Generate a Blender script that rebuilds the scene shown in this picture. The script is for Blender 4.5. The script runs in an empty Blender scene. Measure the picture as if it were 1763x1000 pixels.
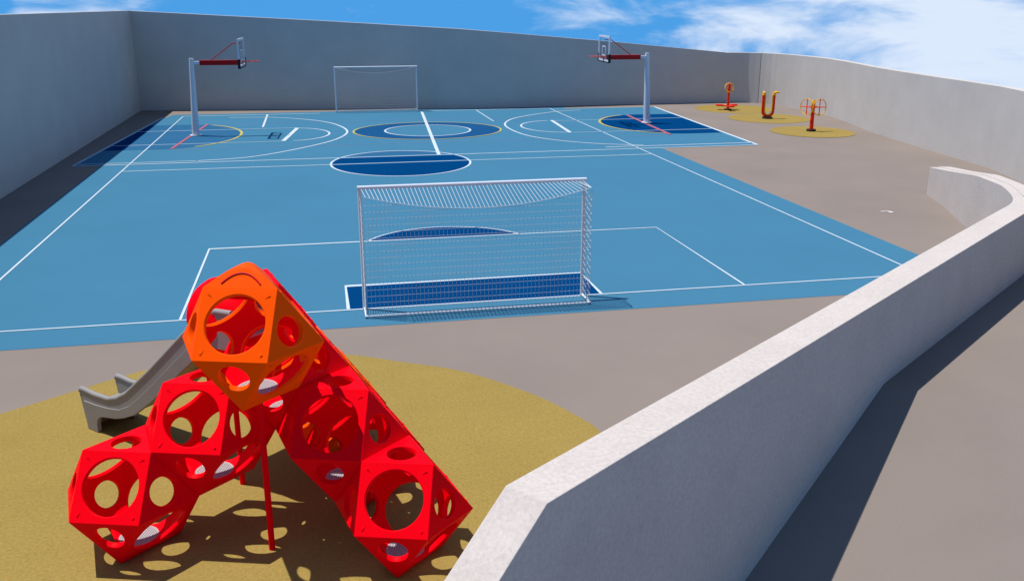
import bpy, bmesh, math, random
from mathutils import Vector, Matrix
random.seed(7)
SC = bpy.context.scene
COL = SC.collection
R = math.radians

# ------------------------------------------------------------------ materials
def mat(name, base, rough=0.6, spec=0.35, var=0.06, scale=3.0, bump=0.0, bscale=200.0, fine=0.0, fscale=150.0, metal=0.0, coat=0.0, stretch=None):
    m = bpy.data.materials.new(name); m.use_nodes = True
    nt = m.node_tree; N = nt.nodes; L = nt.links
    p = N['Principled BSDF']
    p.inputs['Roughness'].default_value = rough
    p.inputs['Specular IOR Level'].default_value = spec
    p.inputs['Metallic'].default_value = metal
    p.inputs['Coat Weight'].default_value = coat
    tc = N.new('ShaderNodeTexCoord')
    src = tc.outputs['Object']
    if stretch:
        mp = N.new('ShaderNodeMapping'); mp.inputs['Scale'].default_value = stretch
        L.new(src, mp.inputs['Vector']); src = mp.outputs['Vector']
    def noise(sc, det=5, rg=0.6):
        n = N.new('ShaderNodeTexNoise'); n.inputs['Scale'].default_value = sc
        n.inputs['Detail'].default_value = det; n.inputs['Roughness'].default_value = rg
        L.new(src, n.inputs['Vector']); return n.outputs['Fac']
    def remap(sock, lo, hi, a=0.3, b=0.7):
        r = N.new('ShaderNodeMapRange'); r.inputs['From Min'].default_value = a; r.inputs['From Max'].default_value = b
        r.inputs['To Min'].default_value = lo; r.inputs['To Max'].default_value = hi
        L.new(sock, r.inputs['Value']); return r.outputs['Result']
    f = remap(noise(scale), 1 - var, 1 + var)
    if fine > 0:
        f2 = remap(noise(fscale, 3, 0.7), 1 - fine, 1 + fine)
        mu = N.new('ShaderNodeMath'); mu.operation = 'MULTIPLY'; L.new(f, mu.inputs[0]); L.new(f2, mu.inputs[1]); f = mu.outputs[0]
    vm = N.new('ShaderNodeVectorMath'); vm.operation = 'SCALE'
    vm.inputs[0].default_value = base; L.new(f, vm.inputs['Scale'])
    L.new(vm.outputs['Vector'], p.inputs['Base Color'])
    if bump > 0:
        b = N.new('ShaderNodeBump'); b.inputs['Strength'].default_value = bump; b.inputs['Distance'].default_value = 0.004
        L.new(noise(bscale, 3, 0.7), b.inputs['Height']); L.new(b.outputs['Normal'], p.inputs['Normal'])
    return m

M = {}
M['asphalt'] = mat('grey_paving', (0.216, 0.181, 0.156), .85, .03, .065, .3, .15, 120, .05, 60)
M['court'] = mat('court_blue', (0.048, 0.162, 0.256), .8, .0, .035, .3, .1, 150, .02, 90)
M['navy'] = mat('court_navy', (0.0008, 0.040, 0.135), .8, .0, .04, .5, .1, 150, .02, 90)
M['mid'] = mat('court_mid_blue', (0.026, 0.108, 0.212), .8, .0, .04, .5, .1, 150, .02, 90)
M['ring'] = mat('court_ring_blue', (0.010, 0.070, 0.178), .8, .0, .04, .5, .1, 150, .02, 90)
M['line'] = mat('line_white', (0.48, 0.56, 0.62), .6, .2, .05, 3)
M['line_pale'] = mat('line_worn_white', (0.30, 0.42, 0.50), .6, .2, .05, 3)
M['yellow_line'] = mat('line_yellow', (0.42, 0.37, 0.10), .6, .2, .05, 3)
M['red_line'] = mat('line_red', (0.38, 0.10, 0.13), .6, .2, .05, 3)
M['red_worn'] = mat('line_worn_red', (0.090, 0.155, 0.262), .6, .1, .05, 3)
M['pad'] = mat('ochre_rubber', (0.268, 0.192, 0.052), .9, .06, .05, .8, .35, 90, .16, 28)
M['conc'] = mat('concrete', (0.495, 0.468, 0.435), .85, .1, .05, .7, .25, 90, .06, 30)
M['conc_near'] = mat('pale_concrete', (0.500, 0.450, 0.410), .85, .1, .05, 1.2, .4, 70, .11, 22)
M['red'] = mat('red_plastic', (0.93, 0.0, 0.007), .5, .03, .02, 2)
M['red_dark'] = mat('red_steel', (0.60, 0.002, 0.006), .4, .2, .03, 4)
M['orange'] = mat('orange_plastic', (0.97, 0.083, 0.0), .5, .03, .02, 2)
M['slide'] = mat('grey_plastic', (0.265, 0.255, 0.250), .45, .25, .04, 2)
M['grate'] = mat('pale_grate', (0.36, 0.345, 0.355), .5, .2, .04, 8)
M['white'] = mat('white_paint', (0.62, 0.66, 0.71), .4, .3, .03, 3)
M['net'] = mat('net_cord', (0.45, 0.50, 0.54), .8, .1, .05, 8)
M['black'] = mat('black_foam', (0.012, 0.012, 0.015), .6, .2, .1, 8)
M['dark'] = mat('dark_rubber', (0.035, 0.028, 0.022), .7, .2, .1, 8)
M['arm'] = mat('crimson_paint', (0.40, 0.003, 0.004), .4, .2, .04, 4)
M['rim'] = mat('rim_orange', (0.65, 0.06, 0.03), .4, .2, .04, 4)
M['eqred'] = mat('equipment_red', (0.80, 0.022, 0.004), .45, .15, .04, 4)
M['eqyel'] = mat('equipment_yellow', (0.80, 0.40, 0.015), .45, .15, .04, 4)
M['joint'] = mat('joint_sealant', (0.16, 0.16, 0.165), .8, .1, .05, 4)
M['scrap'] = mat('pale_scrap', (0.55, 0.53, 0.51), .8, .1, .05, 8)
def glass():
    m = bpy.data.materials.new('clear_acrylic'); m.use_nodes = True
    N = m.node_tree.nodes; L = m.node_tree.links
    for n in list(N): N.remove(n)
    o = N.new('ShaderNodeOutputMaterial'); mx = N.new('ShaderNodeMixShader'); t = N.new('ShaderNodeBsdfTransparent'); g = N.new('ShaderNodeBsdfGlossy')
    t.inputs['Color'].default_value = (.93, .95, .96, 1); g.inputs['Roughness'].default_value = .08
    mx.inputs[0].default_value = .06; L.new(t.outputs[0], mx.inputs[1]); L.new(g.outputs[0], mx.inputs[2]); L.new(mx.outputs[0], o.inputs[0])
    return m
M['glass'] = glass()

# ------------------------------------------------------------------ object helpers
def obj(name, bm, m, parent=None, smooth=False, loc=(0, 0, 0), bevel=0.0, bseg=2, angle=30):
    bmesh.ops.recalc_face_normals(bm, faces=bm.faces)
    me = bpy.data.meshes.new(name); bm.to_mesh(me); bm.free()
    me.materials.append(M[m])
    o = bpy.data.objects.new(name, me); COL.objects.link(o); o.location = loc
    if parent: o.parent = parent
    if smooth:
        for p in me.polygons: p.use_smooth = True
        if hasattr(me, 'set_sharp_from_angle'): me.set_sharp_from_angle(angle=R(40))
    if bevel > 0:
        b = o.modifiers.new('bevel', 'BEVEL'); b.width = bevel; b.segments = bseg; b.limit_method = 'ANGLE'; b.angle_limit = R(angle)
    return o
def tag(o, label=None, cat=None, group=None, kind=None):
    if label: o['label'] = label
    if cat: o['category'] = cat
    if group: o['group'] = group
    if kind: o['kind'] = kind
    return o
def thing(name, label, cat, loc=(0, 0, 0), rz=0, group=None):
    o = bpy.data.objects.new(name, None); COL.objects.link(o); o.empty_display_size = .2
    o.location = loc; o.rotation_euler = (0, 0, rz)
    return tag(o, label, cat, group)
def dup(root, loc, rz, label):
    def cp(o, par):
        c = o.copy(); COL.objects.link(c); c.parent = par
        for ch in o.children: cp(ch, c)
        return c
    r = cp(root, None); r.location = loc; r.rotation_euler = (0, 0, rz); r['label'] = label
    return r
def V(*a): return Vector(a)
def box(bm, c, s, rot=None):
    vs = bmesh.ops.create_cube(bm, size=1.0)['verts']
    mt = Matrix.Translation(Vector(c)) @ (rot.to_4x4() if rot else Matrix.Identity(4)) @ Matrix.Diagonal((s[0], s[1], s[2], 1))
    bmesh.ops.transform(bm, matrix=mt, verts=vs); return vs
def tube(bm, pts, r, seg=8, closed=False, cap=True):
    pts = [Vector(p) for p in pts]; n = len(pts)
    rs = r if isinstance(r, (list, tuple)) else [r] * n
    rings = []; prev = None
    for i, p in enumerate(pts):
        a = pts[(i - 1) % n] if (closed or i > 0) else p
        b = pts[(i + 1) % n] if (closed or i < n - 1) else p
        d = (b - a).normalized()
        if prev is None:
            u = d.orthogonal().normalized()
        else:
            u = (prev - d * prev.dot(d)).normalized()
        prev = u; w = d.cross(u)
        rings.append([bm.verts.new(p + (u * math.cos(t) + w * math.sin(t)) * rs[i]) for t in [2 * math.pi * k / seg + math.pi / seg for k in range(seg)]])
    m = n if closed else n - 1
    for i in range(m):
        A = rings[i]; B = rings[(i + 1) % n]
        for k in range(seg):
            bm.faces.new((A[k], A[(k + 1) % seg], B[(k + 1) % seg], B[k]))
    if cap and not closed:
        bm.faces.new(rings[0][::-1]); bm.faces.new(rings[-1])
def bar(bm, a, b, r): tube(bm, [a, b], r, 4)
def circle(c, r, n=32, ax=(1, 0, 0), ay=(0, 0, 1), a0=0, a1=2 * math.pi):
    c = Vector(c); ax = Vector(ax); ay = Vector(ay)
    return [c + ax * (r * math.cos(a0 + (a1 - a0) * k / n)) + ay * (r * math.sin(a0 + (a1 - a0) * k / n)) for k in range(n)]
def sheet(bm, pts, z):
    f = bm.faces.new([bm.verts.new((p[0], p[1], z)) for p in pts]); f.normal_update(); return f
def prism(bm, pts, d):
    """closed polygon pts (3D, planar) extruded by vector d"""
    A = [bm.verts.new(p) for p in pts]; Bv = [bm.verts.new(Vector(p) + Vector(d)) for p in pts]
    bm.faces.new(A); bm.faces.new(Bv[::-1])
    for i in range(len(A)):
        j = (i + 1) % len(A); bm.faces.new((A[i], A[j], Bv[j], Bv[i]))
def strip(bm, pts, w, z, closed=False):
    """flat painted line following pts"""
    pts = [Vector((p[0], p[1])) for p in pts]; n = len(pts); ls = []
    for i, p in enumerate(pts):
        a = pts[(i - 1) % n] if (closed or i > 0) else p
        b = pts[(i + 1) % n] if (closed or i < n - 1) else p
        d = (b - a).normalized(); nn = Vector((-d.y, d.x))
        k = 1.0
        if (closed or 0 < i < n - 1):
            d1 = (p - a).normalized(); k = 1 / max(.5, abs(Vector((-d1.y, d1.x)).dot(nn)))
        ls.append((bm.verts.new((*(p + nn * w / 2 * k), z)), bm.verts.new((*(p - nn * w / 2 * k), z))))
    for i in range(n if closed else n - 1):
        a = ls[i]; b = ls[(i + 1) % n]; bm.faces.new((a[0], b[0], b[1], a[1]))
def ell(cx, cy, a, b, t0=0, t1=360, n=64):
    return [(cx + a * math.cos(R(t0 + (t1 - t0) * k / n)), cy + b * math.sin(R(t0 + (t1 - t0) * k / n))) for k in range(n + (0 if abs(t1 - t0) == 360 else 1))]
def lin(x, x0, y0, x1, y1): return y0 + (y1 - y0) * (x - x0) / (x1 - x0)

# ------------------------------------------------------------------ ground and painted surfaces
SL = .315                                        # fall of the ramp outside the near wall
bd = Vector((.70, -.714)); bn = Vector((-.714, -.70)); K = Vector((7.55, 11.55))
bm = bmesh.new()
NW = [(-1.05, 4.9), (-5.5, 1.5)]                 # runs under the near parapet
far_k = K + bd * 19
sheet(bm, [(-9.15, -5), (-5.5, 1.5), (-1.05, 4.9), tuple(K), tuple(far_k), (21.2, 4), (21.2, 18), (21.3, 24.7), (22.2, 27.4), (23.5, 36.4), (24.85, 42.7), (24.8, 46.3), (24.0, 48.8), (22.0, 49.45), (9.35, 49.1), (-9.15, 51.65)], 0)
def rp(p, d): q = Vector(p) + bn * d; return (q.x, q.y, -SL * d)
def onramp(p):
    d = max(0, (Vector(p) - K).dot(bn)); return (p[0], p[1], -SL * d)
ks = [tuple(K), (-1.05, 4.9), (-5.5, 1.5), (-5.5, -18), (24, -18), tuple(far_k)]
bm.faces.new([bm.verts.new(onramp(p)) for p in ks]).normal_update()
bmesh.ops.triangulate(bm, faces=bm.faces)
g = obj('ground', bm, 'asphalt'); tag(g, kind='structure')

XL, XR, Y0, Y1 = -6.42, 11.87, 16.26, 48.12        # football pitch
YH = 32.34
def bl(y): return -8.23 + .0654 * (y - 33.69)      # basketball base lines (as drawn, slightly skew)
def br(y): return 16.69 + .0580 * (y - 33.85)
BY0, BY1 = 33.75, 47.68
bm = bmesh.new()
sheet(bm, [(-7.3, 15.3), (12.74, 15.3), (12.74, BY0 - .04), (br(BY0), BY0 - .04), (br(BY1) + .02, BY1 + .05), (12.7, BY1 + .35), (12.7, 48.75), (-7.0, 48.95), (-7.15, BY1 + .05), (bl(BY1), BY1 + .05), (bl(BY0), BY0 - .04), (-7.3, BY0 - .04)], .004)
bmesh.ops.triangulate(bm, faces=bm.faces)
tag(obj('court_surface', bm, 'court'), kind='structure')

bm = bmesh.new(); z = .008
sheet(bm, [(.33, Y0), (5.08, Y0), (5.08, 17.76), (.33, 17.76)], z)                       # goal area
c0, r0 = 20.37, 2.02
a0 = math.degrees(math.asin((21.29 - c0) / r0))
sheet(bm, ell(2.75, c0, r0, r0, a0, 180 - a0, 32), z)                                     # cap on the penalty area
cy = 32.34
a1 = math.degrees(math.asin((BY0 - cy) / 2.68))
sheet(bm, ell(2.72, cy, 2.39, 2.68, 180 - a1, 360 + a1, 64), z)                            # half-way circle below the side line
kR = [(br(44.4), 44.4)] + ell(15.4, 40.95, 2.75, 3.55, 90, 270, 40) + [(br(37.4), 37.4)]
sheet(bm, kR, z)
sheet(bm, [(bl(44.75), 44.75), (-7.21, 44.74), (-7.21, 37.21), (bl(37.2), 37.2)], z)  # left key strip in the wall's shadow, its shade painted in as navy
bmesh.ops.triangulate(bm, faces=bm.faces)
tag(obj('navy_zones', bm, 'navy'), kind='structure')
bm = bmesh.new()
sheet(bm, ell(2.72, cy, 2.39, 2.68, a1 + .01, 180 - a1 - .01, 32), z)
kL = [(-7.2, 37.2)] + ell(-6.05, 40.95, 2.85, 3.78, -90, 90, 40) + [(-7.2, 44.74)]
sheet(bm, kL, z)
bmesh.ops.triangulate(bm, faces=bm.faces)
tag(obj('mid_blue_zones', bm, 'mid'), kind='structure')
bm = bmesh.new()                                         # ring round the basketball centre
ra, rb = ell(4.62, 40.64, 3.18, 2.82), ell(4.62, 40.64, 1.84, 1.87)
A = [bm.verts.new((*p, z)) for p in ra]; Bv = [bm.verts.new((*p, z)) for p in rb]
for i in range(len(A)):
    j = (i + 1) % len(A); bm.faces.new((A[i], A[j], Bv[j], Bv[i]))
tag(obj('centre_ring', bm, 'ring'), kind='structure')

bm = bmesh.new(); z = .012; W = .047
strip(bm, [(XL, Y0), (XR, Y0)], W, z); strip(bm, [(XL, Y0 + .04), (XL, Y1)], W, z)
strip(bm, [(XR, Y0 + .04), (XR, 34.2)], W, z)
strip(bm, [(-2.57, Y0 + .04), (-2.57, 21.29), (8.0, 21.29), (8.0, Y0 + .04)], W, z)
strip(bm, [(.33, Y0 + .04), (.33, 17.76), (5.08, 17.76), (5.08, Y0 + .04)], .062, z)
strip(bm, ell(2.75, c0, r0, r0, a0, 180 - a0, 32), W, z)
strip(bm, ell(2.72, cy, 2.39, 2.68), .075, z, True)
strip(bm, [(-2.44, 48.2), (-2.43, 43.19)], .09, z)
strip(bm, [(br(BY0), BY0), (br(BY1), BY1)], .13, z)
strip(bm, [(5.15, 47.75), (4.22, 33.75)], .13, z + .004)
strip(bm, ell(4.62, 40.64, 1.84, 1.87), .08, z, True)
strip(bm, [(-.92, 42.55), (-1.42, 38.5)], .17, z + .004)
strip(bm, [(10.72, 43.0), (10.47, 38.65)], .16, z + .004)
def arcfit(pts, n=10):
    out = []
    P = [pts[0]] + pts + [pts[-1]]
    for i in range(1, len(P) - 2):
        p0, p1, p2, p3 = [Vector(q) for q in P[i - 1:i + 3]]
        for k in range(n):
            t = k / n; out.append(tuple(.5 * ((2 * p1) + (p2 - p0) * t + (2 * p0 - 5 * p1 + 4 * p2 - p3) * t * t + (3 * p1 - p0 - 3 * p2 + p3) * t ** 3)))
    out.append(pts[-1]); return out
strip(bm, arcfit([(-4.2, 34.1), (-2.5, 34.6), (-.88, 36.2), (.62, 38.5), (1.19, 41.07), (.62, 43.9), (-.6, 45.7), (-2.2, 46.85), (-4.2, 47.2)]), .09, z)
strip(bm, arcfit([(12.3, 34.55), (10.6, 35.35), (9.2, 36.75), (8.4, 38.5), (8.2, 41.3), (8.75, 43.4), (9.82, 44.92), (11.75, 46.5), (13.2, 46.95)]), .085, z)
strip(bm, ell(-1.17, 40.52, 1.6, 2.0, -85, 86, 30), .085, z)
strip(bm, ell(10.6, 40.85, 1.75, 2.1, 93, 266, 30), .085, z)
strip(bm, [(br(34.35) - 6, 34.35), (br(34.35), 34.35)], .09, z)
tag(obj('white_lines', bm, 'line'), kind='structure')

bm = bmesh.new(); z = .0125
strip(bm, [(XL, YH), (XR, YH)], .11, z); strip(bm, [(XL, Y1), (.1, Y1)], .14, z); strip(bm, [(5.3, Y1 - .02), (XR, Y1 - .02)], .14, z)
strip(bm, [(XR, 34.25), (XR, Y1)], .085, z)
strip(bm, [(bl(BY0), BY0), (br(BY0) - .09, BY0)], .13, z); strip(bm, [(bl(BY0), BY0 + .06), (bl(BY1), BY1)], .12, z)
strip(bm, [(XR + .1, BY1), (br(BY1) - .09, BY1)], .10, z)
strip(bm, [(bl(34.1), 34.1), (-4.25, 34.1)], .10, z)
strip(bm, [(7.97, 48.0), (8.0, 43.2)], .09, z)
for y in (42.6, 38.45):
    strip(bm, [(bl(y) + .07, y), (-1.0 if y > 40 else -1.5, y)], .09, z)
    strip(bm, [(10.82 if y > 40 else 10.6, y + .2), (br(y) - .1, y + .2)], .09, z)
tag(obj('worn_lines', bm, 'line_pale'), kind='structure')
bm = bmesh.new(); z = .0162
strip(bm, ell(-6.05, 40.95, 2.85, 3.78, -62, 62, 40), .11, z)
strip(bm, ell(15.4, 40.95, 2.75, 3.55, 108, 250, 40), .11, z)
strip(bm, ell(4.62, 40.64, 3.18, 2.82), .085, z, True)
tag(obj('yellow_lines', bm, 'yellow_line'), kind='structure')
bm = bmesh.new(); z = .0203
strip(bm, [(-4.93, 44.7), (-5.5, 37.15)], .11, z); strip(bm, [(14.86, 44.3), (14.4, 37.2)], .15, z)
tag(obj('red_lines', bm, 'red_line'), kind='structure')
bm = bmesh.new(); z = .0065
strip(bm, [(-5.4, 37.0), (14.3, 37.1)], .10, z)
strip(bm, [(-4.8, 44.75), (14.8, 44.3)], .10, z)
tag(obj('worn_red_lines', bm, 'red_worn'), kind='structure')

# ochre rubber pads: the play area and three round ones under the exercise machines
bm = bmesh.new()
PADC = arcfit([(-8.85, 7.0), (-7.2, 10.4), (-5.6, 11.9), (-4.42, 12.72), (-2.48, 14.15), (-1.0, 14.42), (.25, 14.0), (1.0, 13.55), (1.93, 12.93), (2.76, 11.88), (3.2, 11.0), (3.34, 10.52), (3.5, 9.3), (3.3, 8.75)], 8)
sheet(bm, PADC + [(1.2, 7.0), (-1.0, 5.25), (-5.3, 2.0), (-8.85, 2.0)], .005)
bmesh.ops.triangulate(bm, faces=bm.faces)
tag(obj('play_area_surface', bm, 'pad'), kind='structure')
bm = bmesh.new()
for pi_, (cx, cyy, a, b) in enumerate(((21.2, 45.95, 1.98, 2.1), (21.1, 41.75, 1.92, 1.98), (20.68, 36.85, 1.72, 1.85))):
    t = [(cx + p[0] * 1.0, cyy + p[1]) for p in ell(0, 0, a, b, n=48)]; sheet(bm, t, .005 + .004 * pi_)
tag(obj('exercise_pad_surface', bm, 'pad'), kind='structure')

# ------------------------------------------------------------------ walls
def wall(name, inner, zt, thick, zb, m, side=1, bevel=.012):
    """upright wall along the inner face polyline; zt, thick, zb per point; side=+1 puts the thickness to the left of travel"""
    bm = bmesh.new(); n = len(inner); rows = []
    P = [Vector(p) for p in inner]
    for i, p in enumerate(P):
        a = P[max(0, i - 1)]; b = P[min(n - 1, i + 1)]
        d = (b - a).normalized(); nn = Vector((-d.y, d.x)) * side; q = p + nn * thick[i]
        rows.append([bm.verts.new((p.x, p.y, zb[i])), bm.verts.new((p.x, p.y, zt[i])), bm.verts.new((q.x, q.y, zt[i])), bm.verts.new((q.x, q.y, zb[i]))])
    for i in range(n - 1):
        for k in range(4):
            bm.faces.new((rows[i][k], rows[i][(k + 1) % 4], rows[i + 1][(k + 1) % 4], rows[i + 1][k]))
    bm.faces.new(rows[0]); bm.faces.new(rows[-1][::-1])
    return obj(name, bm, m, bevel=bevel, angle=50)
w = wall('boundary_wall', [(-8.92, -5), (-8.92, 30), (-8.88, 51.75)], [4.99, 4.96, 4.91], [.3] * 3, [-.1] * 3, 'conc', 1)
tag(w, 'tall shaded concrete wall along the left edge of the court', 'wall', 'concrete walls round the site')
w = wall('boundary_wall', [(-9.0, 51.40), (.38, 50.12), (7.2, 49.05), (9.33, 48.86), (15.88, 49.2), (22.02, 49.17)], [4.91, 4.42, 4.02, 3.85, 3.28, 2.69], [.3] * 6, [-.1] * 6, 'conc', 1)
tag(w, 'concrete wall across the far end, its top sloping down to the right', 'wall', 'concrete walls round the site')
cur = arcfit([(21.9, 49.178), (22.65, 49.06), (23.25, 48.80), (23.74, 48.41)], 2)
w = wall('boundary_wall', cur, [2.683] * len(cur), [.297] * len(cur), [-.1] * len(cur), 'conc', 1)
tag(w, 'short curved concrete wall at the far right corner, beside a dark joint', 'wall', 'concrete walls round the site')
j = bmesh.new(); box(j, (23.77, 48.42, 1.29), (.035, .045, 2.6))
cur = arcfit([(23.755, 48.395), (24.12, 47.85), (24.36, 47.1), (24.52, 46.2), (24.60, 44.6), (24.52, 42.6), (23.95, 39.6), (23.15, 36.3), (22.42, 31.5), (21.9, 27.3), (21.05, 24.6), (20.7, 22.5), (20.6, 18), (20.6, 6)], 2)
w = wall('boundary_wall', cur, [2.68] * len(cur), [.3] * len(cur), [-.1] * len(cur), 'conc', 1)
tag(w, 'long sunlit pale concrete wall behind the exercise machines on the right', 'wall', 'concrete walls round the site')
obj('expansion_joint', j, 'joint', w)
# near parapet: inner face line, top level, thickness, foot level
pin = [(-2.3, 4.17, -.9, .46), (-.9, 5.22, -.15, .46), (.776, 6.49, .86, .455), (1.37, 6.94, 1.4, .455)]
for t in (.2, .4, .6, .75, .88):
    pin.append((1.37 + t * (13.1 - 1.37), 6.94 + t * (15.80 - 6.94), 1.4, .455))
tail = arcfit([(13.1, 15.80), (13.76, 16.33), (14.3, 16.98), (14.93, 18.1), (15.32, 19.2), (15.55, 19.9), (15.9, 20.7), (16.53, 22.15), (17.11, 23.71)], 4)
tz = [(13.1, 1.4), (14.93, 1.38), (15.45, 1.32), (15.82, 1.2), (16.53, .97), (17.2, .76)]
tw = [(13.1, .455), (14.9, .47), (15.8, .5), (17.2, .55)]
def interp(tab, x):
    for (x0, y0), (x1, y1) in zip(tab, tab[1:]):
        if x <= x1: return y0 + (y1 - y0) * max(0, (x - x0)) / (x1 - x0)
    return tab[-1][1]
for x, y in tail: pin.append((x, y, interp(tz, x), interp(tw, x)))
w = wall('parapet_wall', [(p[0], p[1]) for p in pin], [p[2] for p in pin], [p[3] for p in pin], [-3.5 if p[0] < 8 else -.1 for p in pin], 'conc_near', -1, .01)
cp_ = [(p[0], p[1], p[2], p[3]) for p in pin if p[0] > 14.2]
cin = []
for i, p in enumerate(cp_):
    a = Vector(cp_[max(0, i - 1)][:2]); b_ = Vector(cp_[min(len(cp_) - 1, i + 1)][:2]); d = (b_ - a).normalized()
    q = Vector(p[:2]) + Vector((d.y, -d.x)) * (p[3] * .42); cin.append((q.x, q.y))
cw = wall('coping', cin, [p[2] + .022 for p in cp_], [p[3] * .60 for p in cp_], [p[2] - .05 for p in cp_], 'conc_near', -1, .01); cw.parent = w
tag(w, 'low pale concrete parapet in the foreground, curving back at its far end', 'wall')

# ------------------------------------------------------------------ football goals
def make_goal():
    t = thing('football_goal', 'white football goal nearest the play area, its net sagging', 'goal', (2.655, 16.26, 0), 0, 'football goals')
    hw, h, dp = 2.03, 2.22, .54
    for s in (-1, 1):
        b = bmesh.new(); tube(b, [(s * hw, 0, .014), (s * hw, 0, h)], .035, 12); obj('post', b, 'white', t, True)
        b = bmesh.new(); tube(b, [(s * hw, -.04, .04), (s * hw, -dp, .04)], .023, 10); obj('ground_bar', b, 'white', t, True)
    b = bmesh.new(); tube(b, [(-hw - .036, 0, h), (hw + .036, 0, h)], .036, 12); obj('crossbar', b, 'white', t, True)
    b = bmesh.new(); tube(b, [(-hw - .022, -dp, .04), (hw + .022, -dp, .04)], .018, 10); obj('back_bar', b, 'white', t, True)
    n = bmesh.new()
    def sag(x): return h - .045 - .28 * (1 - (x / hw) ** 2)
    k = 56
    xs = [-hw + .03 + (2 * hw - .06) * i / k for i in range(k + 1)]
    for i, x in enumerate(xs):                          # roof cords, drawn taut and slightly slanting
        x2 = min(hw - .02, x + .05 + .1 * (i / k)); bar(n, (x, -.03, h - .02), (x2, -dp, sag(x2)), .0066)
    for x in xs: bar(n, (x, -dp, sag(x)), (x, -dp, .05), .0021)
    tube(n, [(x, -dp, sag(x)) for x in xs], .005, 4)
    z = .17
    while z < h - .12:
        seg = [x for x in xs if sag(x) > z]
        runs = []; cur = []
        for x in xs:
            if sag(x) > z: cur.append(x)
            elif cur: runs.append(cur); cur = []
        if cur: runs.append(cur)
        for r in runs:
            if len(r) > 1: bar(n, (r[0], -dp, z), (r[-1], -dp, z), .0028)
        z += .115
    for s in (-1, 1):
        for i in range(1, 17):
            zz = .06 + i * (h - .1) / 17; bar(n, (s * hw, -.03, zz), (s * hw, -dp, max(.05, zz - .12)), .0045)
        for yy in (-.13, -.23, -.33, -.43, -.53): bar(n, (s * hw, yy, .06), (s * hw, yy, h - .06), .0025)
    obj('net', n, 'net', t)
    return t
g1 = make_goal()
dup(g1, (2.96, 48.28, 0), math.pi, 'white football goal at the far end in front of the tall wall')

# ------------------------------------------------------------------ basketball hoops (built facing +x)
def make_hoop():
    t = thing('basketball_hoop', 'basketball hoop on a white post at the left end of the court', 'basketball hoop', (-5.1, 40.85, 0), 0, 'basketball hoops')
    b = bmesh.new(); tube(b, [(0, 0, .02), (.06, 0, 1.6), (.11, 0, 3.13)], [.16, .125, .09], 10); obj('post', b, 'white', t, True)
    b = bmesh.new(); tube(b, [(0, 0, .021), (0, 0, .045)], .25, 8); obj('base_plate', b, 'white', t)
    b = bmesh.new(); box(b, (.27, 0, 2.95), (.32, .12, .12)); obj('arm_bracket', b, 'white', t, bevel=.01)
    b = bmesh.new(); box(b, (1.21, 0, 2.95), (1.56, .16, .20)); obj('arm', b, 'arm', t, bevel=.01)
    b = bmesh.new(); tube(b, [(.88, .0, 3.05), (1.78, .0, 3.70), (2.08, .0, 3.72)], .018, 6); obj('brace', b, 'rim' if False else 'arm', t)
    X, hw, zb, zt = 2.10, .93, 2.78, 3.90
    b = bmesh.new(); box(b, (X, 0, (zb + zt) / 2), (.025, 2 * hw - .06, zt - zb - .06)); bd_ = obj('backboard', b, 'glass', t)
    b = bmesh.new(); w = .085
    for s in (-1, 1): box(b, (X, s * (hw - w / 2), (zb + zt) / 2), (.05, w, zt - zb - .002))
    box(b, (X, 0, zt - w / 2), (.046, 2 * (hw - w) - .002, w)); box(b, (X, 0, zb + w / 2), (.046, 2 * (hw - w) - .002, w))
    obj('board_frame', b, 'white', bd_)
    b = bmesh.new()
    for s in (-1, 1): box(b, (X + .022, s * .27, 3.24), (.012, .045, .42))
    for zz in (3.43, 3.05): box(b, (X + .022, 0, zz), (.012, .49, .045))
    obj('target_square', b, 'white', bd_)
    b = bmesh.new()
    for s in (-1, 1): box(b, (X, s * (hw + .002), zb + .16), (.10, .10, .36))
    box(b, (X, 0, zb - .012), (.09, 2 * hw - .12, .05))
    obj('edge_padding', b, 'black', bd_, bevel=.012)
    b = bmesh.new()
    tube(b, circle((X + .46, 0, 3.0), .225, 32, (1, 0, 0), (0, 1, 0)), .012, 6, True)
    box(b, (X + .10, 0, 2.975), (.16, .14, .05)); box(b, (X + .035, 0, 2.94), (.02, .2, .16))
    for s in (-1, 1): tube(b, [(X + .16, s * .06, 2.975), (X + .34, s * .175, 2.995)], .01, 5)
    obj('rim', b, 'rim', t, True)
    return t
h1 = make_hoop(); h1.rotation_euler = (0, 0, R(-3)); h1.location.x += .08
dup(h1, (14.78, 41.2, 0), math.pi - R(2.5), 'basketball hoop on a white post at the right end, near the exercise machines')

# ------------------------------------------------------------------ exercise machines
t = thing('waist_twister', 'red exercise post with three low foot plates and small yellow top wheel', 'exercise machine', (20.68, 45.5, 0), R(0), 'outdoor exercise machines')
b = bmesh.new(); tube(b, [(0, 0, .01), (0, 0, .07)], .2, 16); obj('base', b, 'dark', t)
b = bmesh.new(); tube(b, [(0, 0, .07), (0, 0, 1.12)], [.07, .06], 12); obj('post', b, 'eqred', t, True)
for k in range(3):
    a = R(25 + 120 * k); b = bmesh.new()
    tube(b, [(0, 0, .2), (.32 * math.cos(a), .32 * math.sin(a), .22)], .04, 8); tube(b, [(.44 * math.cos(a), .44 * math.sin(a), .2), (.44 * math.cos(a), .44 * math.sin(a), .27)], .19, 20)
    obj('foot_plate', b, 'eqred', t, True)
b = bmesh.new(); tube(b, circle((0, -.02, 1.13), .22, 28, (1, 0, .0), (0, .25, .97)), .03, 8, True)
bar(b, (-.22, -.02, 1.13), (.22, -.02, 1.13), .02); bar(b, (0, -.02, .92), (0, -.02, 1.34), .02); obj('hand_wheel', b, 'eqyel', t, True)
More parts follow.
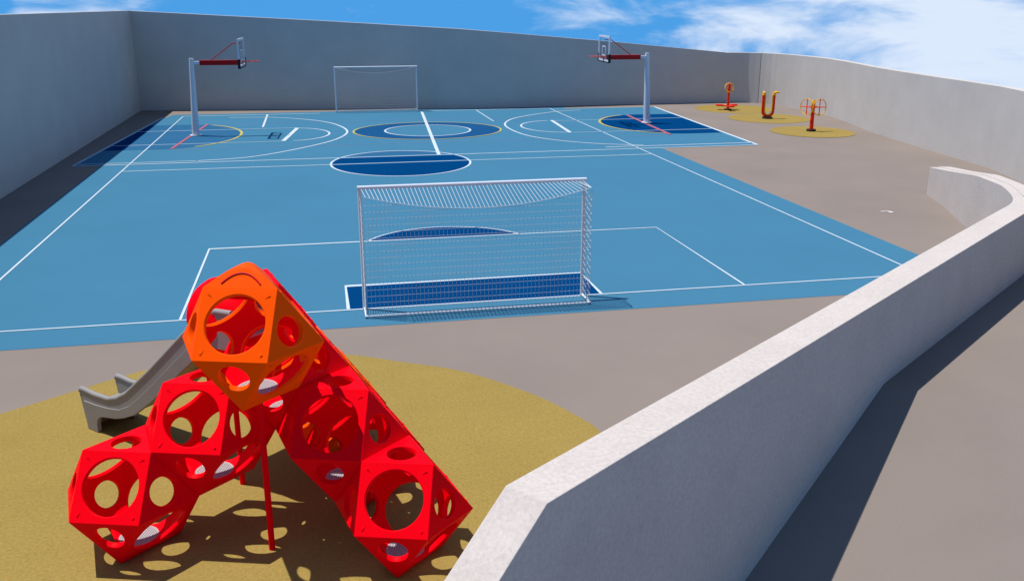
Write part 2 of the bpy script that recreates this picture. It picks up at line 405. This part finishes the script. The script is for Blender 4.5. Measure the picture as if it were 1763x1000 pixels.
b = bmesh.new(); tube(b, [(0, -.02, 1.02), (0, -.02, 1.33)], [.075, .06], 10); obj('cap', b, 'eqred', t, True)

t = thing('step_trainer', 'red U-shaped exercise frame with yellow handles, middle of the three machines', 'exercise machine', (20.98, 41.65, 0), R(-12), 'outdoor exercise machines')
b = bmesh.new(); tube(b, [(0, 0, .01), (0, 0, .09)], .24, 16); obj('base', b, 'dark', t)
b = bmesh.new()
up = [(-.24, 0, 1.12), (-.24, 0, .42)] + [(-.24 * math.cos(a), 0, .34 - .2 * math.sin(a)) for a in [R(x) for x in (20, 45, 70, 90, 110, 135, 160)]] + [(.24, 0, .42), (.24, 0, 1.12)]
tube(b, up, .074, 12); obj('frame', b, 'eqred', t, True)
b = bmesh.new(); tube(b, [(p[0] * .72, -.05, p[2] + (.04 if p[2] < .5 else 0)) for p in up], .03, 8); obj('trim', b, 'eqyel', t, True)
for s in (-1, 1):
    b = bmesh.new(); tube(b, [(s * .24, 0, 1.10), (s * .24, 0, 1.24)], [.095, .07], 12); tube(b, [(s * .24, -.15, 1.2), (s * .24 + .12 * (s > 0), .12, 1.26)], .035, 8)
    if s > 0: tube(b, [(.2, 0, 1.22), (.48, 0, 1.24)], .045, 8)
    obj('handle', b, 'eqyel', t, True)

t = thing('shoulder_trainer', 'red exercise post carrying two large yellow hand wheels, nearest of the machines', 'exercise machine', (20.72, 37.0, 0), R(-29), 'outdoor exercise machines')
b = bmesh.new(); tube(b, [(0, 0, .01), (0, 0, .10)], .2, 16); obj('base', b, 'dark', t)
b = bmesh.new(); tube(b, [(0, 0, .1), (0, 0, 1.20)], [.085, .07], 12); obj('post', b, 'eqred', t, True)
b = bmesh.new(); tube(b, [(0, 0, 1.20), (0, 0, 1.32)], [.085, .05], 12); box(b, (0, -.03, 1.05), (.34, .1, .08)); obj('hub', b, 'eqyel', t, True)
for s in (-1, 1):
    ax = (.77, .64 * s, .0); ay = (0, .05, .998)
    c = (s * .26, .03, 1.03)
    b = bmesh.new(); tube(b, circle(c, .34, 32, ax, ay), .019, 8, True); wh = obj('hand_wheel', b, 'eqyel', t, True)
    b = bmesh.new(); C0 = Vector(c); A_ = Vector(ax) * .34; B_ = Vector(ay) * .34
    bar(b, C0 - A_, C0 + A_, .02); bar(b, C0 - B_, C0 + B_, .02); obj('spoke', b, 'eqred', wh)

# ------------------------------------------------------------------ climbing structure of cuboctahedra
az = R(-106.586); U = .48876
upv = Vector((1, 1, 1)).normalized()
ah = (Vector((1, 0, 0)) - upv / math.sqrt(3)).normalized(); rr = upv.cross(ah)
ha = Vector((math.cos(az), math.sin(az), 0)); hr = Vector((-math.sin(az), math.cos(az), 0)); hu = Vector((0, 0, 1))
def lat(v):                                             # lattice direction -> world direction
    v = Vector(v); return (ha * v.dot(ah) + hr * v.dot(rr) + hu * v.dot(upv)) * U
ORG = Vector((-2.0512, 9.0089, 2 / math.sqrt(3) * U + .012))
root = thing('climbing_frame', 'red and orange climbing frame of hollow faceted pods with a grey slide', 'climbing frame', (ORG.x, ORG.y, 0))
def cubocta_faces():
    fs = []
    for i in range(3):
        for s in (-1, 1):
            e = [Vector((0, 0, 0)) for _ in range(4)]
            j_, k_ = (i + 1) % 3, (i + 2) % 3
            for q, (dj, dk) in enumerate(((1, 0), (0, 1), (-1, 0), (0, -1))):
                e[q][i] = s; e[q][j_] = dj; e[q][k_] = dk
            fs.append(e)
    for a in (-1, 1):
        for b_ in (-1, 1):
            for c in (-1, 1):
                fs.append([Vector((a, b_, 0)), Vector((0, b_, c)), Vector((a, 0, c))])
    return fs
def pod(name, cell, m, dome=False, grate=True):
    bm = bmesh.new(); ne = 14; k = 1.075; S = .9985
    side = math.sqrt(2)
    for f in cubocta_faces():
        n = len(f); c = sum(f, Vector()) / n; nrm = c.normalized()
        rad = (.40 if n == 4 else .205) * side
        tri = tuple(round(x) for x in (c * 1.5)) if n == 3 else None
        solid = dome and tri == (1, 1, 1)
        # consistent winding
        if (f[1] - f[0]).cross(f[2] - f[0]).dot(nrm) < 0: f = f[::-1]
        per = []
        for i in range(n):
            for q in range(ne): per.append(f[i].lerp(f[(i + 1) % n], q / ne))
        O = [bm.verts.new(p * S) for p in per]; I = [bm.verts.new(p.normalized() * k) for p in per]
        cn = len(per)
        if solid:
            rings = [O]
            for fr in (.985, .93, .85, .75, .66, .56, .46, .35, .27, .20, .14, .07):
                ring = []
                for p in per:
                    q = c.lerp(p, fr)
                    if fr < .5: q = q.lerp(c + (p - c).normalized() * .60 * fr, (.5 - fr) / .5)
                    rise = .47 * (1 - fr) - .10 * max(0, .45 - fr) ** 2 / .2
                    ring.append(bm.verts.new((q + nrm * rise) * S))
                rings.append(ring)
            for a, b_ in zip(rings, rings[1:]):
                for i in range(cn): bm.faces.new((a[i], a[(i + 1) % cn], b_[(i + 1) % cn], b_[i]))
            bm.faces.new(rings[-1])
            bm.faces.new(I[::-1]); continue
        hc = [(p - c).normalized() * rad + c for p in per]
        lip = [(p - c).normalized() * (rad * 1.035) + c for p in per]
        Hl = [bm.verts.new(p * S) for p in lip]
        H = [bm.verts.new((p - nrm * .022) * S) for p in hc]
        J = [bm.verts.new((p - c) + nrm * math.sqrt(k * k - rad * rad)) for p in hc]
        for i in range(cn):
            q = (i + 1) % cn
            bm.faces.new((O[i], O[q], Hl[q], Hl[i])); bm.faces.new((Hl[i], Hl[q], H[q], H[i]))
            bm.faces.new((H[i], H[q], J[q], J[i]))
        prev = J
        for fr in (.33, .66, 1):
            cur_ = I if fr == 1 else [bm.verts.new(a.co.lerp(b_.co, fr).normalized() * k) for a, b_ in zip(J, I)]
            for i in range(cn):
                q = (i + 1) % cn; bm.faces.new((prev[i], prev[q], cur_[q], cur_[i]))
            prev = cur_
        if n == 4:                                       # small raised lugs near the corners
            for v in f:
                d = (c - v).normalized(); sd = nrm.cross(d)
                for sg in (-1, 1):
                    if sg * sd.dot(Vector((1, 1, 1))) < 0: continue
                    b0 = v * S + d * .20
                    tri_ = [b0 + d * .10, b0 - d * .02 + sd * .028, b0 - d * .02 - sd * .028]
                    A_ = [bm.verts.new(p + nrm * .001) for p in tri_]; B_ = [bm.verts.new(p + nrm * (.016 if i else .003)) for i, p in enumerate(tri_)]
                    bm.faces.new(B_)
                    for i in range(3): bm.faces.new((A_[i], A_[(i + 1) % 3], B_[(i + 1) % 3], B_[i]))
    bmesh.ops.remove_doubles(bm, verts=bm.verts, dist=1e-4)
    cell = Vector(cell); off = lat(cell) + Vector((0, 0, ORG.z))
    for v in bm.verts: v.co = lat(v.co)
    o = obj(name, bm, m, root, loc=off, smooth=True, bevel=.004, bseg=2, angle=28)
    if m == 'orange':                                    # the orange skins are red inside
        o.data.materials.append(M['red'])
        for p in o.data.polygons:
            if p.center.length < 1.078 * U * 1.0 and p.normal.dot(p.center) < 0: p.material_index = 1
    if grate:
        b = bmesh.new(); r = .185; zb = -2 / math.sqrt(3) * U + .06
        nb = 15; pitch = 2 * r / nb
        for i in range(nb):
            x = -r + pitch * (i + .5); h = math.sqrt(max(0, r * r - x * x))
            box(b, (hr.x * x, hr.y * x, zb), (pitch * .8, 2 * h, .035), Matrix.Rotation(az - math.pi / 2 + math.pi, 3, 'Z'))
        tube(b, circle((0, 0, zb), r, 36, (1, 0, 0), (0, 1, 0)), .02, 6, True)
        obj('floor_grate', b, 'grate', o)
    return o
pod('climbing_pod', (0, 0, 0), 'red'); pod('climbing_pod', (0, 2, 0), 'red'); pod('climbing_pod', (0, 4, 0), 'red')
pod('climbing_pod', (0, 4, -2), 'red'); pod('climbing_pod', (0, 4, -4), 'red')
op = pod('climbing_pod', (2, 4, 0), 'orange', dome=True); op['label'] = 'orange topmost pod with a closed peaked top'
e0, e1 = Vector((1, 0, 1)), Vector((1, 1, 0)); ac = (e0 + e1 + Vector((0, 1, 1))) / 3; apx = ac + ac.normalized() * .47
b = bmesh.new(); arc_ = []
for i in range(25):
    u_ = -.66 + 1.32 * i / 24; v_ = .47 - .36 * (u_ / .66) ** 2
    arc_.append(lat(((e0 + e1) / 2 + (e1 - e0) / 2 * (u_ / (1 - v_) * .80)).lerp(apx, v_) + ac.normalized() * .004))
tube(b, arc_, .009, 6); obj('moulded_arc', b, 'red_dark', op, True)
def L(v): return lat(v) + Vector((0, 0, ORG.z))          # in the frame of the root
for cell_, m_, lb in (((-2, 4, -2), 'red', None), ((-2, 4, 2), 'red', None), ((-2, 4, 0), 'orange', 'orange pod half hidden behind the red ones'), ((-4, 4, 0), 'orange', 'lowest orange pod at the back')):
    p_ = pod('climbing_pod', cell_, m_)
    if lb: p_['label'] = lb
# poles
for (x, y, zt) in ((-.715, 8.615, 1.72), (-1.10, 10.07, 1.75)):
    b = bmesh.new(); tube(b, [(x - ORG.x, y - ORG.y, .006), (x - ORG.x, y - ORG.y, zt)], .031, 14); obj('pole', b, 'red', root, True)
# slide (s = distance from the exit end, towards the pods)
SD = Vector((.697, -.717, 0)); SN = Vector((.717, .697, 0)); S0 = Vector((-3.2, 12.03, 0)) - Vector((ORG.x, ORG.y, 0))
def sp(s, z, n): return S0 + SD * s + SN * n + Vector((0, 0, z))
rim = [(-.06, .46), (-.055, .50), (-.03, .535), (.06, .535), (.26, .52), (.56, .53), (.77, .595), (.98, .71), (1.2, .88), (1.52, 1.13), (2.31, 1.79), (2.6, 2.02), (2.85, 2.12), (3.1, 2.14)]
low = [(3.1, 1.72), (2.85, 1.70), (2.6, 1.62), (2.12, 1.24), (1.54, .76), (1.13, .47), (.9, .37), (.71, .31), (.5, .275), (.38, .25), (.31, .2), (.285, .12), (.28, .006), (.03, .006)]
prof = rim + low
sl = None
TH = .045; WD = .56
for k, n0 in enumerate((0, WD - TH)):
    b = bmesh.new(); prism(b, [sp(s, z, n0) for s, z in prof], SN * TH)
    o = obj('slide_side', b, 'slide', root if sl is None else root, bevel=.012)
for n0 in (TH / 2, WD - TH / 2):
    b = bmesh.new(); tube(b, [sp(s, z, n0) for s, z in rim[1:]], .034, 10); obj('rim_rail', b, 'slide', root, True)
# raised lower band on the outer face of each side, rounded rim cap
for n0 in (-.016, WD):
    lo = [(s, z) for s, z in low]
    up_ = [(.04, .40), (.3, .40), (.56, .42), (.80, .46), (1.02, .56), (1.27, .74), (1.55, .96), (2.33, 1.61), (2.63, 1.85), (2.87, 1.94), (3.1, 1.95)]
    b = bmesh.new(); prism(b, [sp(s, z, n0) for s, z in up_ + lo[:-1] + [(.06, .006)]], SN * .016); obj('side_band', b, 'slide', root, bevel=.006)
b = bmesh.new()
bed = [(.03, .30), (.3, .30), (.6, .33), (.85, .40), (1.05, .51), (1.3, .70), (1.6, .94), (2.3, 1.52), (2.6, 1.75), (2.85, 1.83), (3.12, 1.84)]
pts = [sp(s, z, TH) for s, z in bed] + [sp(s, z - .03, TH) for s, z in bed[::-1]]
prism(b, pts, SN * (WD - 2 * TH)); obj('slide_bed', b, 'slide', root)
b = bmesh.new(); prism(b, [sp(.0, .006, TH), sp(.0, .30, TH), sp(.028, .30, TH), sp(.028, .006, TH)], SN * (WD - 2 * TH)); obj('front_lip', b, 'slide', root)
# red cowl over the top of the slide
b = bmesh.new(); ns = 20; secs = []
HC = (Vector((-3.2, 12.03, 0)) + SN * WD / 2) - Vector((ORG.x, ORG.y, 0))
for s, w, zt_, zb_ in ((2.42, .335, 2.33, 1.62), (2.50, .35, 2.38, 1.60), (2.60, .35, 2.385, 1.58), (2.72, .335, 2.36, 1.56), (2.84, .31, 2.31, 1.56), (2.94, .275, 2.25, 1.56), (3.02, .23, 2.18, 1.58)):
    ring = []
    for i in range(ns + 1):
        a = math.pi * i / ns; x = w * math.cos(a); cz = zb_ + (zt_ - zb_) * .45
        z = cz + (zt_ - cz) * math.sin(a)
        ring.append((x, z))
    ring = [(w * .80, zb_)] + ring + [(-w * .80, zb_)]
    secs.append([HC + SD * s + SN * x + Vector((0, 0, z)) for x, z in ring])
inn = [[p - (p - (HC + SD * (2.62) + Vector((0, 0, 2.0)))) * .09 for p in r] for r in secs]
Ov = [[b.verts.new(p) for p in r] for r in secs]; Iv = [[b.verts.new(p) for p in r] for r in inn]
m_ = len(secs[0])
for A_, sgn in ((Ov, 1), (Iv, -1)):
    for i in range(len(secs) - 1):
        for q in range(m_ - 1): b.faces.new((A_[i][q], A_[i][q + 1], A_[i + 1][q + 1], A_[i + 1][q]))
for i in range(len(secs) - 1):
    for q in (0, m_ - 1): b.faces.new((Ov[i][q], Ov[i + 1][q], Iv[i + 1][q], Iv[i][q]))
for e in (0, -1):
    for q in range(m_ - 1): b.faces.new((Ov[e][q], Ov[e][q + 1], Iv[e][q + 1], Iv[e][q]))
obj('slide_cowl', b, 'red', root, True)

# small pale scrap on the paving
b = bmesh.new(); prism(b, [(0, 0, .001), (.24, -.04, .001), (.27, -.22, .001), (.17, -.24, .001), (.16, -.09, .001), (.0, -.07, .001)], (0, 0, .012))
o = obj('paper_scrap', b, 'scrap', loc=(14.47, 21.86, .001)); tag(o, 'small pale bent scrap lying alone on the grey paving', 'scrap')

# ------------------------------------------------------------------ light, sky, camera
sun = bpy.data.lights.new('sun', 'SUN'); sun.energy = 3.9; sun.angle = R(.5); sun.color = (1, .955, .90)
so = bpy.data.objects.new('sun', sun); COL.objects.link(so)
sd = Vector((-.753, .357, 2.22)).normalized()
so.rotation_euler = (-sd).to_track_quat('-Z', 'Y').to_euler(); so.location = (-10, 10, 30)
elev = math.asin(sd.z); rotz = math.atan2(sd.x, sd.y)
wd = bpy.data.worlds.new('World'); SC.world = wd; wd.use_nodes = True
nt = wd.node_tree; N = nt.nodes; Lk = nt.links
bg = N['Background']; bg.inputs['Strength'].default_value = .078
sky = N.new('ShaderNodeTexSky'); sky.sky_type = 'NISHITA'; sky.sun_disc = False; sky.sun_elevation = elev; sky.sun_rotation = rotz; sky.ozone_density = 3.0; sky.air_density = 1.0; sky.dust_density = .3
tc = N.new('ShaderNodeTexCoord')
# the site stands high: the open sky goes on below eye level
add = N.new('ShaderNodeVectorMath'); add.operation = 'ADD'; add.inputs[1].default_value = (0, 0, .42)
nor = N.new('ShaderNodeVectorMath'); nor.operation = 'NORMALIZE'
Lk.new(tc.outputs['Generated'], add.inputs[0]); Lk.new(add.outputs[0], nor.inputs[0]); Lk.new(nor.outputs[0], sky.inputs['Vector'])
hs = N.new('ShaderNodeHueSaturation'); hs.inputs['Saturation'].default_value = 1.12; hs.inputs['Value'].default_value = 1.42
Lk.new(sky.outputs[0], hs.inputs['Color'])
mp = N.new('ShaderNodeMapping'); mp.inputs['Scale'].default_value = (4.2, 4.2, 14); mp.inputs['Rotation'].default_value = (R(4), R(18), 0); mp.inputs['Location'].default_value = (.35, .2, .1)
Lk.new(tc.outputs['Generated'], mp.inputs['Vector'])
n1 = N.new('ShaderNodeTexNoise'); n1.inputs['Scale'].default_value = 1.6; n1.inputs['Detail'].default_value = 9; n1.inputs['Roughness'].default_value = .58; n1.inputs['Distortion'].default_value = .35
Lk.new(mp.outputs[0], n1.inputs['Vector'])
sep = N.new('ShaderNodeSeparateXYZ'); Lk.new(tc.outputs['Generated'], sep.inputs[0])
gx = N.new('ShaderNodeMapRange'); gx.inputs['From Min'].default_value = -.35; gx.inputs['From Max'].default_value = .70
Lk.new(sep.outputs['X'], gx.inputs['Value'])
rp_ = N.new('ShaderNodeValToRGB'); el = rp_.color_ramp.elements       # how much cloud lies in each direction
while len(el) < 9: el.new(.5)
for e_, (x_, v_) in zip(el, ((-.283, -.1), (-.262, .44), (-.15, .42), (-.09, .10), (.17, .12), (.26, .38), (.36, .36), (.45, .54), (.66, .66))):
    e_.position = (x_ + .35) / 1.05; e_.color = (v_, v_, v_, 1)
Lk.new(gx.outputs[0], rp_.inputs[0])
ct = N.new('ShaderNodeMath'); ct.operation = 'MULTIPLY_ADD'; ct.inputs[1].default_value = 1.55; ct.inputs[2].default_value = -.275; Lk.new(n1.outputs['Fac'], ct.inputs[0])
ad = N.new('ShaderNodeMath'); ad.operation = 'ADD'; Lk.new(ct.outputs[0], ad.inputs[0]); Lk.new(rp_.outputs[0], ad.inputs[1])
cr = N.new('ShaderNodeMapRange'); cr.interpolation_type = 'SMOOTHSTEP'; cr.inputs['From Min'].default_value = .76; cr.inputs['From Max'].default_value = 1.20
Lk.new(ad.outputs[0], cr.inputs['Value'])
# cloud and pale air lie in a low band; overhead the sky is clear deep blue
band = N.new('ShaderNodeMapRange'); band.interpolation_type = 'SMOOTHSTEP'; band.inputs['From Min'].default_value = .05; band.inputs['From Max'].default_value = .30; band.inputs['To Min'].default_value = 1; band.inputs['To Max'].default_value = 0
Lk.new(sep.outputs['Z'], band.inputs['Value'])
cm = N.new('ShaderNodeMath'); cm.operation = 'MULTIPLY'; Lk.new(cr.outputs[0], cm.inputs[0]); Lk.new(band.outputs[0], cm.inputs[1])
lowmix = N.new('ShaderNodeMix'); lowmix.data_type = 'RGBA'; lowmix.inputs['B'].default_value = (.72, 3.4, 7.7, 1)
Lk.new(band.outputs[0], lowmix.inputs['Factor']); Lk.new(hs.outputs[0], lowmix.inputs['A'])
mx = N.new('ShaderNodeMix'); mx.data_type = 'RGBA'
mx.inputs['B'].default_value = (7.0, 8.0, 9.6, 1)
Lk.new(cm.outputs[0], mx.inputs['Factor']); Lk.new(lowmix.outputs['Result'], mx.inputs['A']); Lk.new(mx.outputs['Result'], bg.inputs['Color'])

cam = bpy.data.cameras.new('camera'); cam.sensor_fit = 'HORIZONTAL'; cam.sensor_width = 36; cam.lens = 1609.07 / 1763 * 36; cam.clip_end = 2000; cam.clip_start = .05
co = bpy.data.objects.new('camera', cam); COL.objects.link(co); co.location = (0, 0, 5.3)
co.rotation_euler = (R(90 - 17.1164), 0, R(-11.603)); SC.camera = co
SC.view_settings.view_transform = 'Standard'; SC.view_settings.look = 'None'; SC.view_settings.exposure = .40; SC.view_settings.gamma = 1
SC.render.engine = 'CYCLES'; SC.cycles.use_denoising = True; SC.cycles.max_bounces = 8; SC.cycles.transparent_max_bounces = 16
